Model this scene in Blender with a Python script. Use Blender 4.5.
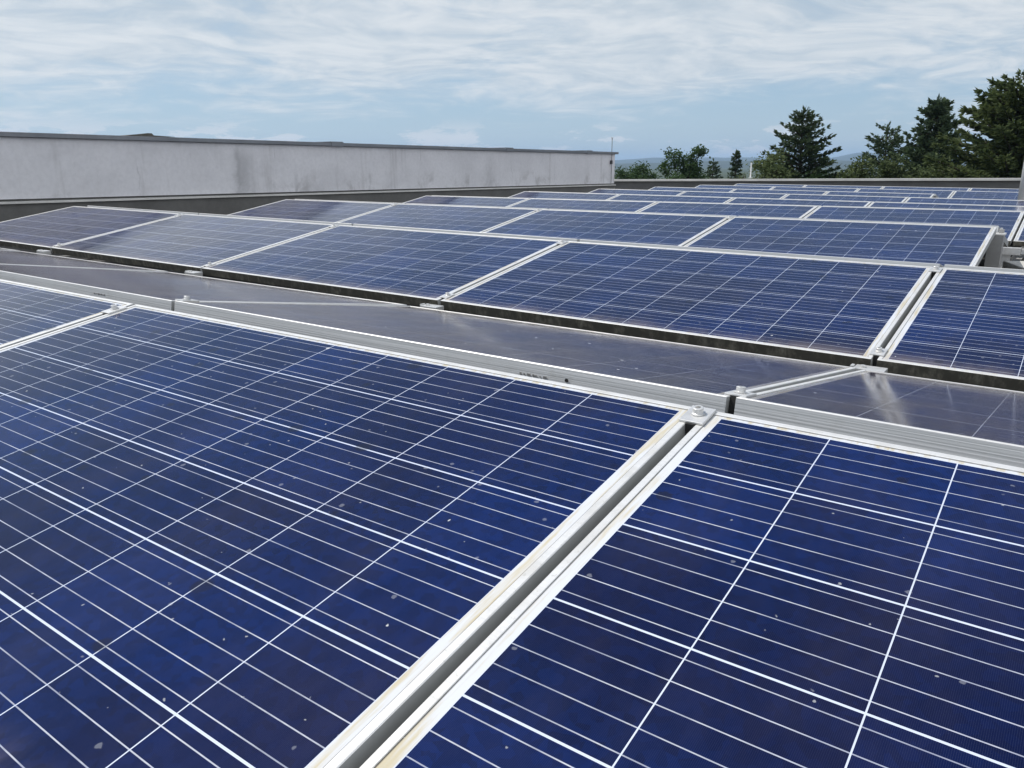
import bpy, bmesh, math, random
from mathutils import Vector, Matrix, Euler
R = math.radians

for o in list(bpy.data.objects):
    bpy.data.objects.remove(o)
scene = bpy.context.scene
col = scene.collection

# ------------------------------------------------------------------ camera
CAM = Vector((0.44578, -1.13101, 0.37385))
yaw, pitch, roll = -0.62812, 0.27106, -0.00458
fwd = Vector((math.sin(yaw) * math.cos(pitch), math.cos(yaw) * math.cos(pitch), -math.sin(pitch)))
rgt = Vector((math.cos(yaw), -math.sin(yaw), 0))
upv = rgt.cross(fwd)
r2 = math.cos(roll) * rgt + math.sin(roll) * upv
u2 = -math.sin(roll) * rgt + math.cos(roll) * upv
cd = bpy.data.cameras.new('camera')
cd.sensor_width = 36.0
cd.lens = 783.1 / 1024 * 36
cd.clip_start = 0.02
cd.clip_end = 30000
cam = bpy.data.objects.new('camera', cd)
col.objects.link(cam)
m = Matrix((r2, u2, -fwd)).transposed().to_4x4()
m.translation = CAM
cam.matrix_world = m
scene.camera = cam

# ------------------------------------------------------------------ light and sky
SUN_EL, SUN_AZ = R(56), R(193)          # azimuth measured anticlockwise from +X
S = Vector((math.cos(SUN_EL) * math.cos(SUN_AZ), math.cos(SUN_EL) * math.sin(SUN_AZ), math.sin(SUN_EL)))
sd = bpy.data.lights.new('sun', 'SUN')
sd.energy = 4.3
sd.angle = R(0.5)
sd.color = (1.0, 0.955, 0.89)
sun = bpy.data.objects.new('sun', sd)
col.objects.link(sun)
sun.rotation_euler = S.to_track_quat('Z', 'Y').to_euler()

scene.view_settings.view_transform = 'Standard'
scene.view_settings.look = 'None'
scene.view_settings.exposure = 0.0
scene.view_settings.gamma = 1.0


class NT:
    """little helper that writes node expressions"""
    def __init__(self, tree):
        self.t = tree
        tree.nodes.clear()

    def n(self, typ, **kw):
        nd = self.t.nodes.new(typ)
        for k, v in kw.items():
            setattr(nd, k, v)
        return nd

    def put(self, sock, v):
        if isinstance(v, bpy.types.NodeSocket):
            self.t.links.new(v, sock)
        elif isinstance(v, (tuple, list)) and len(v) == 3 and sock.type == 'RGBA':
            sock.default_value = (*v, 1)
        else:
            sock.default_value = v

    def m(self, op, a, b=0.0, c=0.0, clamp=False):
        nd = self.n('ShaderNodeMath', operation=op, use_clamp=clamp)
        self.put(nd.inputs[0], a)
        self.put(nd.inputs[1], b)
        if len(nd.inputs) > 2:
            self.put(nd.inputs[2], c)
        return nd.outputs[0]

    def mix(self, f, a, b):
        nd = self.n('ShaderNodeMix', data_type='RGBA')
        self.put(nd.inputs['Factor'], f)
        self.put(nd.inputs[6], a)
        self.put(nd.inputs[7], b)
        return nd.outputs[2]

    def noise(self, vec, scale, detail=3.0, rough=0.5, dist=0.0, lac=2.0):
        nd = self.n('ShaderNodeTexNoise')
        if vec is not None:
            self.put(nd.inputs['Vector'], vec)
        self.put(nd.inputs['Scale'], scale)
        self.put(nd.inputs['Detail'], detail)
        self.put(nd.inputs['Roughness'], rough)
        self.put(nd.inputs['Distortion'], dist)
        self.put(nd.inputs['Lacunarity'], lac)
        return nd.outputs['Fac']

    def ramp(self, v, a, b, lo=0.0, hi=1.0):
        nd = self.n('ShaderNodeMapRange', clamp=True, interpolation_type='SMOOTHSTEP')
        self.put(nd.inputs[0], v)
        self.put(nd.inputs[1], a)
        self.put(nd.inputs[2], b)
        self.put(nd.inputs[3], lo)
        self.put(nd.inputs[4], hi)
        return nd.outputs[0]

    def xyz(self, vec):
        nd = self.n('ShaderNodeSeparateXYZ')
        self.put(nd.inputs[0], vec)
        return nd.outputs

    def vec(self, x, y, z):
        nd = self.n('ShaderNodeCombineXYZ')
        for s, v in zip(nd.inputs, (x, y, z)):
            self.put(s, v)
        return nd.outputs[0]

    def scale(self, vec, s):
        nd = self.n('ShaderNodeVectorMath', operation='MULTIPLY')
        self.put(nd.inputs[0], vec)
        self.put(nd.inputs[1], s)
        return nd.outputs[0]

    def add(self, a, b):
        nd = self.n('ShaderNodeVectorMath', operation='ADD')
        self.put(nd.inputs[0], a)
        self.put(nd.inputs[1], b)
        return nd.outputs[0]


w = bpy.data.worlds.new('World')
scene.world = w
w.use_nodes = True
N = NT(w.node_tree)
sky = N.n('ShaderNodeTexSky', sky_type='NISHITA')
sky.sun_disc = False
sky.sun_elevation = SUN_EL
sky.sun_rotation = math.atan2(S.x, S.y)
sky.altitude = 300
sky.air_density = 1.0
sky.dust_density = 0.6
sky.ozone_density = 1.6
tc = N.n('ShaderNodeTexCoord')
d = tc.outputs['Generated']
dx, dy, dz = N.xyz(d)
zc = N.m('MAXIMUM', dz, 0.0)
den = N.m('ADD', zc, 0.13)
pl = N.vec(N.m('DIVIDE', dx, den), N.m('DIVIDE', dy, den), 0.0)
rot = N.n('ShaderNodeVectorRotate', rotation_type='Z_AXIS')
N.put(rot.inputs['Vector'], pl)
rot.inputs['Angle'].default_value = R(-44)
plr = rot.outputs[0]
warp = N.n('ShaderNodeTexNoise')
N.put(warp.inputs['Vector'], plr)
warp.inputs['Scale'].default_value = 1.1
plw = N.add(plr, N.scale(warp.outputs['Color'], (0.8, 0.8, 0.0)))
big = N.noise(N.scale(plw, (1.0, 0.75, 1)), 0.9, 4, 0.55)
fine = N.noise(N.scale(plw, (1.6, 1.9, 1)), 2.6, 9, 0.62)
fib = N.noise(N.scale(plw, (0.8, 1.9, 1)), 1.2, 6, 0.55)
den1 = N.m('ADD', N.m('MULTIPLY', big, 0.9), N.m('ADD', N.m('MULTIPLY', fine, 0.50), N.m('MULTIPLY', fib, 0.30)))
# more cloud higher up, a clearer belt just above the horizon
cov = N.m('SUBTRACT', N.ramp(dz, 0.03, 0.13, -0.12, 0.32), N.ramp(dz, 0.24, 0.44, 0.0, 0.66))
cl = N.ramp(N.m('ADD', den1, cov), 0.74, 1.18)
bright = N.ramp(N.m('ADD', N.m('MULTIPLY', fine, 0.6), N.m('MULTIPLY', fib, 0.4)), 0.34, 0.64)
ccol = N.mix(bright, (5.6, 6.35, 7.0), (8.3, 8.5, 8.6))
# low cumulus heads near the horizon
az = N.m('ARCTAN2', dx, dy)
lowv = N.vec(N.m('MULTIPLY', az, 8.0), N.m('MULTIPLY', dz, 30.0), 5.2)
cum = N.noise(lowv, 1.0, 7, 0.66)
belt = N.m('MULTIPLY', N.ramp(dz, 0.0, 0.018), N.ramp(dz, 0.03, 0.060, 1.0, 0.0))
cm = N.m('MULTIPLY', N.ramp(cum, 0.53, 0.57), belt)
base_sky = N.mix(N.ramp(dz, 0.0, 0.35, 0.75, 0.1), sky.outputs[0], N.mix(N.ramp(dz, 0.0, 0.12), (5.2, 6.6, 7.6), (3.7, 5.6, 7.5)))
c1 = N.mix(N.m('MULTIPLY', cl, 0.88), base_sky, ccol)
c2 = N.mix(N.m('MULTIPLY', cm, 0.85), c1, (8.3, 8.4, 8.5))
# bright sky patch added out of view, behind and right, to fill the wall
dt = N.n('ShaderNodeVectorMath', operation='DOT_PRODUCT')
N.put(dt.inputs[0], d)
dt.inputs[1].default_value = Vector((0.83, -0.42, 0.36)).normalized()
c2 = N.mix(N.ramp(dt.outputs['Value'], 0.15, 0.8), c2, (12.0, 12.4, 13.0))
bg = N.n('ShaderNodeBackground')
N.put(bg.inputs['Color'], c2)
bg.inputs['Strength'].default_value = 0.10
ow = N.n('ShaderNodeOutputWorld')
N.t.links.new(bg.outputs[0], ow.inputs[0])


# ------------------------------------------------------------------ materials
def material(name):
    mt = bpy.data.materials.new(name)
    mt.use_nodes = True
    n = NT(mt.node_tree)
    b = n.n('ShaderNodeBsdfPrincipled')
    o = n.n('ShaderNodeOutputMaterial')
    mt.node_tree.links.new(b.outputs[0], o.inputs[0])
    return mt, n, b


def bump(n, b, h, strength, dist=0.01):
    nd = n.n('ShaderNodeBump')
    nd.inputs['Strength'].default_value = strength
    nd.inputs['Distance'].default_value = dist
    n.put(nd.inputs['Height'], h)
    n.t.links.new(nd.outputs[0], b.inputs['Normal'])


def plain(name, c, rough=0.6, metal=0.0, var=0.12, scale=8.0, bmp=0.0):
    mt, n, b = material(name)
    tcx = n.n('ShaderNodeTexCoord').outputs['Object']
    f = n.noise(tcx, scale, 5, 0.6)
    f2 = n.noise(tcx, scale * 9, 3, 0.6)
    k = n.m('ADD', n.m('MULTIPLY', f, 0.7), n.m('MULTIPLY', f2, 0.3))
    n.put(b.inputs['Base Color'], n.mix(n.ramp(k, 0.3, 0.7), tuple(x * (1 - var) for x in c), tuple(min(1, x * (1 + var)) for x in c)))
    b.inputs['Roughness'].default_value = rough
    b.inputs['Metallic'].default_value = metal
    if bmp:
        bump(n, b, f2, bmp)
    return mt


PL, PW = 1.654, 0.992          # panel size
PITCH_X, CP = 1.67, 0.15925    # panel grid and cell grid
MX, MT = 0.0260, 0.0183
CPX = (PL - 2 * MX) / 10
LIP, DEPTH = 0.011, 0.038


def cell_material(name='solar_glass', grime=0.0):
    mt, n, b = material(name)
    x, y, z = n.xyz(n.n('ShaderNodeTexCoord').outputs['Object'])
    obv = n.n('ShaderNodeTexCoord').outputs['Object']
    rnd = n.n('ShaderNodeObjectInfo').outputs['Random']
    u = n.m('DIVIDE', n.m('SUBTRACT', x, MX), CPX)
    v = n.m('DIVIDE', n.m('SUBTRACT', n.m('MULTIPLY', y, -1), MT), CP)
    fu, fv = n.m('FRACT', u), n.m('FRACT', v)
    du = n.m('MULTIPLY', n.m('MINIMUM', fu, n.m('SUBTRACT', 1, fu)), CPX)
    dv = n.m('MULTIPLY', n.m('MINIMUM', fv, n.m('SUBTRACT', 1, fv)), CP)
    gap = n.m('MAXIMUM', n.m('LESS_THAN', du, 0.0008), n.m('LESS_THAN', dv, 0.0014))
    inx = n.m('LESS_THAN', n.m('ABSOLUTE', n.m('SUBTRACT', u, 5.0)), 5.0)
    iny = n.m('LESS_THAN', n.m('ABSOLUTE', n.m('SUBTRACT', v, 3.0)), 3.0)
    inside = n.m('MULTIPLY', inx, iny)
    outside = n.m('SUBTRACT', 1, inside)
    white = n.m('MAXIMUM', gap, outside)
    bb = n.m('MULTIPLY', n.m('ABSOLUTE', n.m('SUBTRACT', n.m('FRACT', n.m('MULTIPLY', fv, 5)), 0.5)), CP / 5)
    bus = n.m('LESS_THAN', bb, 0.0007)
    # silver fingers across the busbars
    fg = n.m('LESS_THAN', n.m('FRACT', n.m('DIVIDE', x, 0.0017)), 0.10)
    # one tone for each cell
    shift = n.m('MULTIPLY', rnd, 37.0)
    cid = n.vec(n.m('ADD', n.m('FLOOR', u), shift), n.m('FLOOR', v), shift)
    wn = n.n('ShaderNodeTexWhiteNoise', noise_dimensions='3D')
    n.put(wn.inputs['Vector'], cid)
    tone = wn.outputs['Value']
    vo = n.n('ShaderNodeTexVoronoi', feature='F1')
    n.put(vo.inputs['Vector'], n.add(n.scale(obv, (1, 1, 1)), n.vec(shift, tone, 0)))
    vo.inputs['Scale'].default_value = 85.0
    cr = n.xyz(vo.outputs['Color'])[0]
    tint = n.m('ADD', n.m('MULTIPLY', tone, 0.5), n.m('MULTIPLY', cr, 0.5))
    blue = n.mix(tint, (0.0010, 0.0050, 0.032), (0.0015, 0.0130, 0.086))
    lowf = n.noise(n.add(obv, n.vec(shift, shift, 0)), 2.2, 3, 0.5)
    blue = n.mix(n.ramp(lowf, 0.42, 0.62, 0.0, 0.55), blue, (0.0030, 0.0038, 0.024))
    blue = n.mix(n.m('MULTIPLY', fg, 0.20), blue, (0.10, 0.12, 0.2))
    glint = n.noise(n.scale(obv, (9, 60, 1)), 1.0, 4, 0.7)
    silver = n.mix(n.ramp(glint, 0.35, 0.65), (0.22, 0.24, 0.32), (0.46, 0.48, 0.55))  # uneven glints on the busbars, painted as lighter and darker silver
    c = n.mix(bus, blue, silver)
    stain = n.noise(n.add(n.scale(obv, (70, 5, 1)), n.vec(shift, 0, shift)), 1.0, 5, 0.62)
    margin = n.mix(n.ramp(stain, 0.42, 0.64), (0.56, 0.58, 0.61), (0.48, 0.43, 0.31))
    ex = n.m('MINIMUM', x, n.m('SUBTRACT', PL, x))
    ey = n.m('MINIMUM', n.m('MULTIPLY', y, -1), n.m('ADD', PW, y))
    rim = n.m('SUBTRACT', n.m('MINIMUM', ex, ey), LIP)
    lip_dirt_shade = n.m('MULTIPLY', n.ramp(rim, 0.0006, 0.0022, 0.85, 0.0), n.ramp(stain, 0.25, 0.5, 0.55, 1.0))  # dark line inside the lip: dirt, with the lip's shadow painted in
    margin = n.mix(lip_dirt_shade, margin, (0.06, 0.056, 0.05))
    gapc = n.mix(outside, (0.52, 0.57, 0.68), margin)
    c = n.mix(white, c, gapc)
    # dust film, thicker along the lower edge
    film = n.noise(n.add(n.scale(obv, (1.0, 0.35, 1)), n.vec(shift, 5, 0)), 7, 6, 0.65)
    edge = n.ramp(y, -PW + 0.012, -PW + 0.10, 0.30, 0.0)
    dust = n.m('ADD', n.ramp(film, 0.35, 0.8, 0.002, 0.036), n.m('MULTIPLY', edge, n.ramp(film, 0.3, 0.6)), clamp=True)
    c = n.mix(dust, c, (0.30, 0.25, 0.215))
    if grime:
        c = n.mix(n.ramp(film, 0.3, 0.75, grime * 0.6, grime), c, (0.060, 0.045, 0.035))
    # droppings, dried drops, dark smuts
    def spots(sc, thr, gate, off):
        v2 = n.n('ShaderNodeTexVoronoi', feature='F1')
        wob = n.n('ShaderNodeTexNoise')
        n.put(wob.inputs['Vector'], obv)
        wob.inputs['Scale'].default_value = 160
        n.put(v2.inputs['Vector'], n.add(n.add(obv, n.scale(wob.outputs['Color'], (0.006, 0.006, 0))), n.vec(n.m('ADD', shift, off), off, 0)))
        v2.inputs['Scale'].default_value = sc
        v2.inputs['Randomness'].default_value = 1.0
        g = n.xyz(v2.outputs['Color'])
        on = n.m('GREATER_THAN', g[0], gate)
        rad = n.m('MULTIPLY', thr, n.m('ADD', 0.35, n.m('MULTIPLY', g[1], 0.9)))
        return n.m('MULTIPLY', on, n.ramp(n.m('DIVIDE', v2.outputs['Distance'], rad), 0.7, 1.05, 1.0, 0.0))
    s1 = spots(15.0, 0.060, 0.62, 3.1)
    s4 = spots(48.0, 0.085, 0.70, 21.7)
    s2 = spots(30.0, 0.11, 0.52, 7.7)
    s3 = spots(11.0, 0.17, 0.35, 12.3)
    c = n.mix(n.m('MULTIPLY', s3, 0.5), c, (0.012, 0.011, 0.012))
    c = n.mix(n.m('MULTIPLY', s2, 0.22), c, (0.45, 0.47, 0.52))
    c = n.mix(n.m('MULTIPLY', s4, 0.45), c, (0.50, 0.51, 0.52))
    c = n.mix(n.m('MULTIPLY', s1, 0.65), c, (0.60, 0.62, 0.62))
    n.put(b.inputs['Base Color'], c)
    n.put(b.inputs['Roughness'], n.m('ADD', n.ramp(film, 0.3, 0.75, 0.07, 0.16), n.m('MULTIPLY', s1, 0.5)))
    b.inputs['IOR'].default_value = 1.20 if grime else 1.34
    return mt


def alu_material(name, dirty):
    mt, n, b = material(name)
    ob = n.n('ShaderNodeTexCoord').outputs['Object']
    rnd = n.n('ShaderNodeObjectInfo').outputs['Random']
    sh = n.vec(n.m('MULTIPLY', rnd, 21.0), 0, 0)
    p = n.add(ob, sh)
    drawn = n.noise(n.scale(p, (3, 260, 260)), 1.0, 3, 0.6)
    blot = n.noise(p, 14, 5, 0.65)
    fl = n.noise(p, 120, 3, 0.6)
    if dirty:
        run = n.noise(n.scale(p, (40, 6, 18)), 1.0, 6, 0.7)
        k = n.m('ADD', n.m('MULTIPLY', run, 0.6), n.m('MULTIPLY', blot, 0.4))
        c = n.mix(n.ramp(k, 0.46, 0.72), (0.065, 0.06, 0.046), (0.24, 0.22, 0.17))
        n.put(b.inputs['Base Color'], c)
        b.inputs['Roughness'].default_value = 0.8
    else:
        c = n.mix(n.ramp(blot, 0.4, 0.7), (0.70, 0.70, 0.69), (0.60, 0.59, 0.56))
        c = n.mix(n.ramp(fl, 0.60, 0.72, 0.0, 0.5), c, (0.42, 0.40, 0.35))
        c = n.mix(n.ramp(drawn, 0.35, 0.65, 0.0, 0.22), c, (0.5, 0.52, 0.53))
        n.put(b.inputs['Base Color'], c)
        b.inputs['Metallic'].default_value = 0.30
        b.inputs['Roughness'].default_value = 0.42
        bump(n, b, drawn, 0.12, 0.002)
    return mt


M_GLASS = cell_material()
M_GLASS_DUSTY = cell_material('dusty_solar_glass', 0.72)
M_ALU = alu_material('anodised_aluminium', False)
M_SIDE, n, b = material('aluminium_side')
ob = n.n('ShaderNodeTexCoord').outputs['Object']
rb = n.noise(n.scale(n.add(ob, n.vec(n.m('MULTIPLY', n.n('ShaderNodeObjectInfo').outputs['Random'], 9.0), 0, 0)), (1.2, 3, 330)), 1.0, 2, 0.5)
rb2 = n.noise(ob, 16, 5, 0.65)
c = n.mix(n.ramp(rb, 0.35, 0.65), (0.43, 0.445, 0.45), (0.58, 0.59, 0.595))
c = n.mix(n.ramp(rb2, 0.55, 0.75, 0.0, 0.35), c, (0.34, 0.34, 0.32))
n.put(b.inputs['Base Color'], c)
b.inputs['Metallic'].default_value = 0.25
b.inputs['Roughness'].default_value = 0.5
bump(n, b, rb, 0.35, 0.002)
M_SIDE_SHADED = plain('aluminium_side_shaded', (0.34, 0.35, 0.35), 0.6, 0.2, 0.1, 6)  # darker aluminium for the short bars: shade in the joints put into the colour
M_ALGAE = alu_material('aluminium_grown_with_algae', True)
M_BACK = plain('backsheet', (0.7, 0.7, 0.7), 0.6)
M_STEEL = plain('clamp_steel', (0.62, 0.62, 0.61), 0.38, 0.45, 0.12, 30)
M_DARK = plain('black_rubber', (0.015, 0.015, 0.015), 0.8)
M_INK = plain('printed_ink', (0.20, 0.20, 0.20), 0.7)


# ------------------------------------------------------------------ mesh helpers
class MB:
    def __init__(self):
        self.v, self.f, self.mi = [], [], []

    def face(self, pts, mi=0):
        k = len(self.v)
        self.v += [tuple(p) for p in pts]
        self.f.append(tuple(range(k, k + len(pts))))
        self.mi.append(mi)

    def box(self, a, b, mi=0):
        (x0, y0, z0), (x1, y1, z1) = a, b
        p = [(x0, y0, z0), (x1, y0, z0), (x1, y1, z0), (x0, y1, z0), (x0, y0, z1), (x1, y0, z1), (x1, y1, z1), (x0, y1, z1)]
        k = len(self.v)
        self.v += p
        for q in ((3, 2, 1, 0), (4, 5, 6, 7), (0, 1, 5, 4), (1, 2, 6, 5), (2, 3, 7, 6), (3, 0, 4, 7)):
            self.f.append(tuple(k + i for i in q))
            self.mi.append(mi)

    def tube(self, pts, rad, seg=12, cap=True, mi=0):
        rings = []
        for i, p in enumerate(pts):
            p = Vector(p)
            a = Vector(pts[max(0, i - 1)])
            c = Vector(pts[min(len(pts) - 1, i + 1)])
            t = (c - a).normalized()
            s = t.cross(Vector((0, 0, 1)))
            if s.length < 1e-4:
                s = Vector((1, 0, 0))
            s.normalize()
            q = s.cross(t)
            r = rad[i] if isinstance(rad, (list, tuple)) else rad
            k = len(self.v)
            for j in range(seg):
                an = 2 * math.pi * j / seg
                self.v.append(tuple(p + s * math.cos(an) * r + q * math.sin(an) * r))
            rings.append(k)
        for a, c in zip(rings, rings[1:]):
            for j in range(seg):
                self.f.append((a + j, a + (j + 1) % seg, c + (j + 1) % seg, c + j))
                self.mi.append(mi)
        if cap:
            self.f.append(tuple(reversed(range(rings[0], rings[0] + seg))))
            self.mi.append(mi)
            self.f.append(tuple(range(rings[-1], rings[-1] + seg)))
            self.mi.append(mi)

    def mesh(self, name, mats):
        me = bpy.data.meshes.new(name)
        me.from_pydata(self.v, [], self.f)
        for mt in mats:
            me.materials.append(mt)
        if len(mats) > 1:
            me.polygons.foreach_set('material_index', self.mi)
        me.update()
        return me

    def build(self, name, mats, parent=None, bevel=0.0, smooth=False):
        if not isinstance(mats, (list, tuple)):
            mats = [mats]
        o = bpy.data.objects.new(name, self.mesh(name, mats))
        col.objects.link(o)
        if parent:
            o.parent = parent
        if bevel:
            bv = o.modifiers.new('bevel', 'BEVEL')
            bv.width = bevel
            bv.segments = 2
        if smooth:
            for p in o.data.polygons:
                p.use_smooth = True
        return o


def tag(o, label=None, cat=None, group=None, kind=None):
    if label:
        o['label'] = label
    if cat:
        o['category'] = cat
    if group:
        o['group'] = group
    if kind:
        o['kind'] = kind
    return o


def empty(name, loc=(0, 0, 0), rot=(0, 0, 0)):
    o = bpy.data.objects.new(name, None)
    o.empty_display_size = 0.1
    o.location = loc
    o.rotation_euler = rot
    col.objects.link(o)
    return o


def copy_tree(o, parent=None):
    c = o.copy()
    col.objects.link(c)
    if parent:
        c.parent = parent
    for ch in list(o.children):
        copy_tree(ch, c)
    return c


# ------------------------------------------------------------------ the array: where things stand
TILT = R(9.677)
TILT_B = R(10.06)
ROWP, RIDGE = 2.25434, 0.114
X0 = 3.34
ROWZ = {1: (0.0045, -0.0035), 2: (0.0287, -0.0098), 3: (0.0233, -0.0050), 4: (0.001, -0.0023), 5: (-0.030, -0.010),
        6: (-0.050, -0.011), 7: (-0.070, -0.012), 8: (-0.078, -0.012), 9: (-0.086, -0.009)}


def zoff(row, x):
    a, b = ROWZ[row]
    return a + b * x if row == 1 else a + b * (x + X0)


def roof_z(y):
    return -0.40 - 0.0055 * max(0.0, y - 3.0)


def slope_matrix(row, x, back):
    """panel frame: x along the ridge, y up the slope; origin at the ridge corner"""
    b = ROWZ[row][1]
    ex = Vector((1, 0, b)).normalized()
    if not back:
        t = TILT
        ey = Vector((0, math.cos(t), math.sin(t)))
    else:
        t = TILT_B
        if row == 1:
            b = -0.005
            ex = Vector((1, 0, b)).normalized()
            t = math.asin((math.sin(TILT_B) * PW - (0.016 - 0.0025 * (x - PL / 2))) / PW)
        ex = -ex
        ey = Vector((0, -math.cos(t), math.sin(t)))
    ez = ex.cross(ey).normalized()
    ey = ez.cross(ex)
    mm = Matrix((ex, ey, ez)).transposed().to_4x4()
    yy = (row - 1) * ROWP + (RIDGE if back else 0)
    mm.translation = Vector((x, yy, zoff(row, x) if not (back and row == 1) else -0.003 - 0.004 * (x - PL / 2) + b * PL / 2))
    return mm


# ------------------------------------------------------------------ setting
M_ROOF = plain('bitumen_roofing', (0.055, 0.053, 0.05), 0.85, 0, 0.3, 3, 0.4)
M_UPSTAND = plain('bitumen_upstand', (0.115, 0.113, 0.108), 0.75, 0, 0.18, 2.5, 0.15)
M_ZINC = plain('zinc_coping', (0.20, 0.21, 0.225), 0.45, 0.5, 0.15, 2.0)
M_PALE = plain('pale_coping', (0.56, 0.55, 0.52), 0.6, 0.1, 0.12, 2.0)
M_RUST = plain('weathered_flap', (0.10, 0.095, 0.08), 0.85, 0, 0.4, 9)

mb = MB()
ys = [-3.0, 3.0, 21.9]
for a, b in zip(ys, ys[1:]):
    za, zb = roof_z(a), roof_z(b)
    mb.face([(-14.0, a, za), (6, a, za), (6, b, zb), (-14.0, b, zb)])
mb.face([(-14.0, 21.9, roof_z(21.9)), (6, 21.9, roof_z(21.9)), (6, 21.9, -8), (-14.0, 21.9, -8)])
mb.face([(-14.0, -3, -8), (6, -3, -8), (6, -3, roof_z(-3)), (-14.0, -3, roof_z(-3))])
mb.face([(6, -3, -8), (6, 21.9, -8), (6, 21.9, roof_z(21.9)), (6, 3, roof_z(3)), (6, -3, roof_z(-3))])
mb.face([(-14.0, -3, roof_z(-3)), (-14.0, 3, roof_z(3)), (-14.0, 21.9, roof_z(21.9)), (-14.0, 21.9, -8), (-14.0, -3, -8)])
roof = tag(mb.build('roof', M_ROOF), kind='structure')

# stained plaster of the perimeter wall
M_WALL, n, b = material('stained_plaster')
ob = n.n('ShaderNodeTexCoord').outputs['Object']
x, y, z = n.xyz(ob)
streak = n.noise(n.scale(ob, (1, 5.5, 0.35)), 1.0, 6, 0.62)
blot = n.noise(n.scale(ob, (1, 0.8, 1.1)), 1.5, 6, 0.62, 0.6)
grain = n.noise(ob, 26, 4, 0.6)
c = n.mix(n.ramp(blot, 0.35, 0.7), (0.66, 0.655, 0.675), (0.58, 0.575, 0.595))
c = n.mix(n.ramp(streak, 0.55, 0.75, 0.0, 0.40), c, (0.30, 0.29, 0.285))
low = n.ramp(z, 0.12, 0.40, 1.0, 0.0)
hs = n.noise(n.scale(ob, (1, 1.5, 1.3)), 1.7, 8, 0.70, 0.2)
c = n.mix(n.m('MULTIPLY', low, n.ramp(hs, 0.50, 0.68, 0.0, 0.42)), c, (0.17, 0.16, 0.15))
for (yc, wd, zt_, amt) in ((4.62, 0.22, 0.62, 0.75), (4.55, 0.05, 0.68, 0.6), (5.75, 0.34, 0.24, 0.8), (5.35, 0.04, 0.40, 0.5), (6.05, 0.03, 0.45, 0.5), (6.6, 0.03, 0.42, 0.45), (3.35, 0.012, 0.5, 0.7), (9.9, 0.012, 0.6, 0.6), (9.3, 0.25, 0.6, 0.45)):
    g_ = n.ramp(n.m('ABSOLUTE', n.m('SUBTRACT', n.m('ADD', y, n.m('MULTIPLY', n.m('SUBTRACT', blot, 0.5), 0.25)), yc)), 0.0, wd, 1.0, 0.0)
    h_ = n.ramp(z, zt_ - 0.18, zt_ + 0.03, 1.0, 0.0)
    c = n.mix(n.m('MULTIPLY', n.m('MULTIPLY', g_, h_), n.ramp(hs, 0.34, 0.58, 0.08 * amt, amt * 0.8)), c, (0.32, 0.32, 0.33))
crack = n.noise(n.scale(ob, (1, 14, 0.8)), 1.0, 4, 0.55)
c = n.mix(n.ramp(crack, 0.71, 0.76, 0.0, 0.6), c, (0.12, 0.12, 0.12))
c = n.mix(n.ramp(grain, 0.35, 0.7, 0.0, 0.16), c, (0.36, 0.36, 0.37))
n.put(b.inputs['Base Color'], c)
b.inputs['Roughness'].default_value = 0.88
bump(n, b, n.m('ADD', grain, n.m('MULTIPLY', blot, 0.6)), 0.25, 0.01)


def beam(mb, sec, y0, y1, zl0, zl1):
    """sweep a closed cross-section (x, z) along Y; z is shifted linearly"""
    k = len(sec)
    i0 = len(mb.v)
    for yy, zz in ((y0, zl0), (y1, zl1)):
        for sx, sz in sec:
            mb.v.append((sx, yy, sz + zz))
    for i in range(k):
        j = (i + 1) % k
        mb.f.append((i0 + i, i0 + j, i0 + k + j, i0 + k + i))
        mb.mi.append(0)
    mb.f.append(tuple(i0 + i for i in reversed(range(k))))
    mb.f.append(tuple(i0 + k + i for i in range(k)))
    mb.mi += [0, 0]


WY0, WY1 = -3.0, 13.46
def wz(y, a, b):               # height at y from values at y=2.1 and y=13.45
    return a + (b - a) * (y - 2.1) / (13.45 - 2.1)


WX = -7.55
wall = tag(empty('perimeter_wall', (WX, 5, -0.4)), 'long stained off-white plaster wall with grey metal coping along the left roof edge', 'wall')


def wpart(name, sec, mats, za, zb, y0=WY0, y1=WY1, bevel=0.0):
    q = MB()
    beam(q, [(WX + sx, sz) for sx, sz in sec], y0, y1, wz(y0, za, zb), wz(y1, za, zb))
    o = q.build(name, mats, wall, bevel)
    o.matrix_parent_inverse = Matrix.Translation(-wall.location)
    return o


q = MB()
pts = []
for yy in (WY0, WY1):
    zb_, zt_ = wz(yy, 0.105, 0.030), wz(yy, 0.648, 0.600)
    pts.append([(WX - 0.28, yy, zb_), (WX, yy, zb_), (WX, yy, zt_), (WX - 0.28, yy, zt_)])
A, B = pts
for i in range(4):
    j = (i + 1) % 4
    q.face([A[i], A[j], B[j], B[i]])
q.face(A[::-1])
q.face(B)
o = q.build('wall_panel', M_WALL, wall)
o.matrix_parent_inverse = Matrix.Translation(-wall.location)
coping = wpart('coping', [(-0.31, 0.0), (0.035, 0.0), (0.035, 0.042), (-0.31, 0.050)], M_ZINC, 0.650, 0.602, WY0, WY1 + 0.09, 0.004)
wpart('flashing', [(-0.018, -0.034), (0.045, -0.040), (0.045, -0.026), (-0.018, -0.019)], M_PALE, 0.105, 0.030)
wpart('upstand', [(-0.25, -0.70), (0.02, -0.70), (0.02, -0.041), (-0.02, -0.041), (-0.02, -0.003), (-0.25, -0.003)], M_UPSTAND, 0.105, 0.030)
q = MB()
zz = wz(3.55, 0.650, 0.602) + 0.045
prof = [(3.28, .001), (3.34, .012), (3.42, .019), (3.50, .030), (3.545, .030), (3.565, .010), (3.66, .006), (3.80, .001)]
xa, xb = WX + 0.030, WX - 0.20
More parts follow.
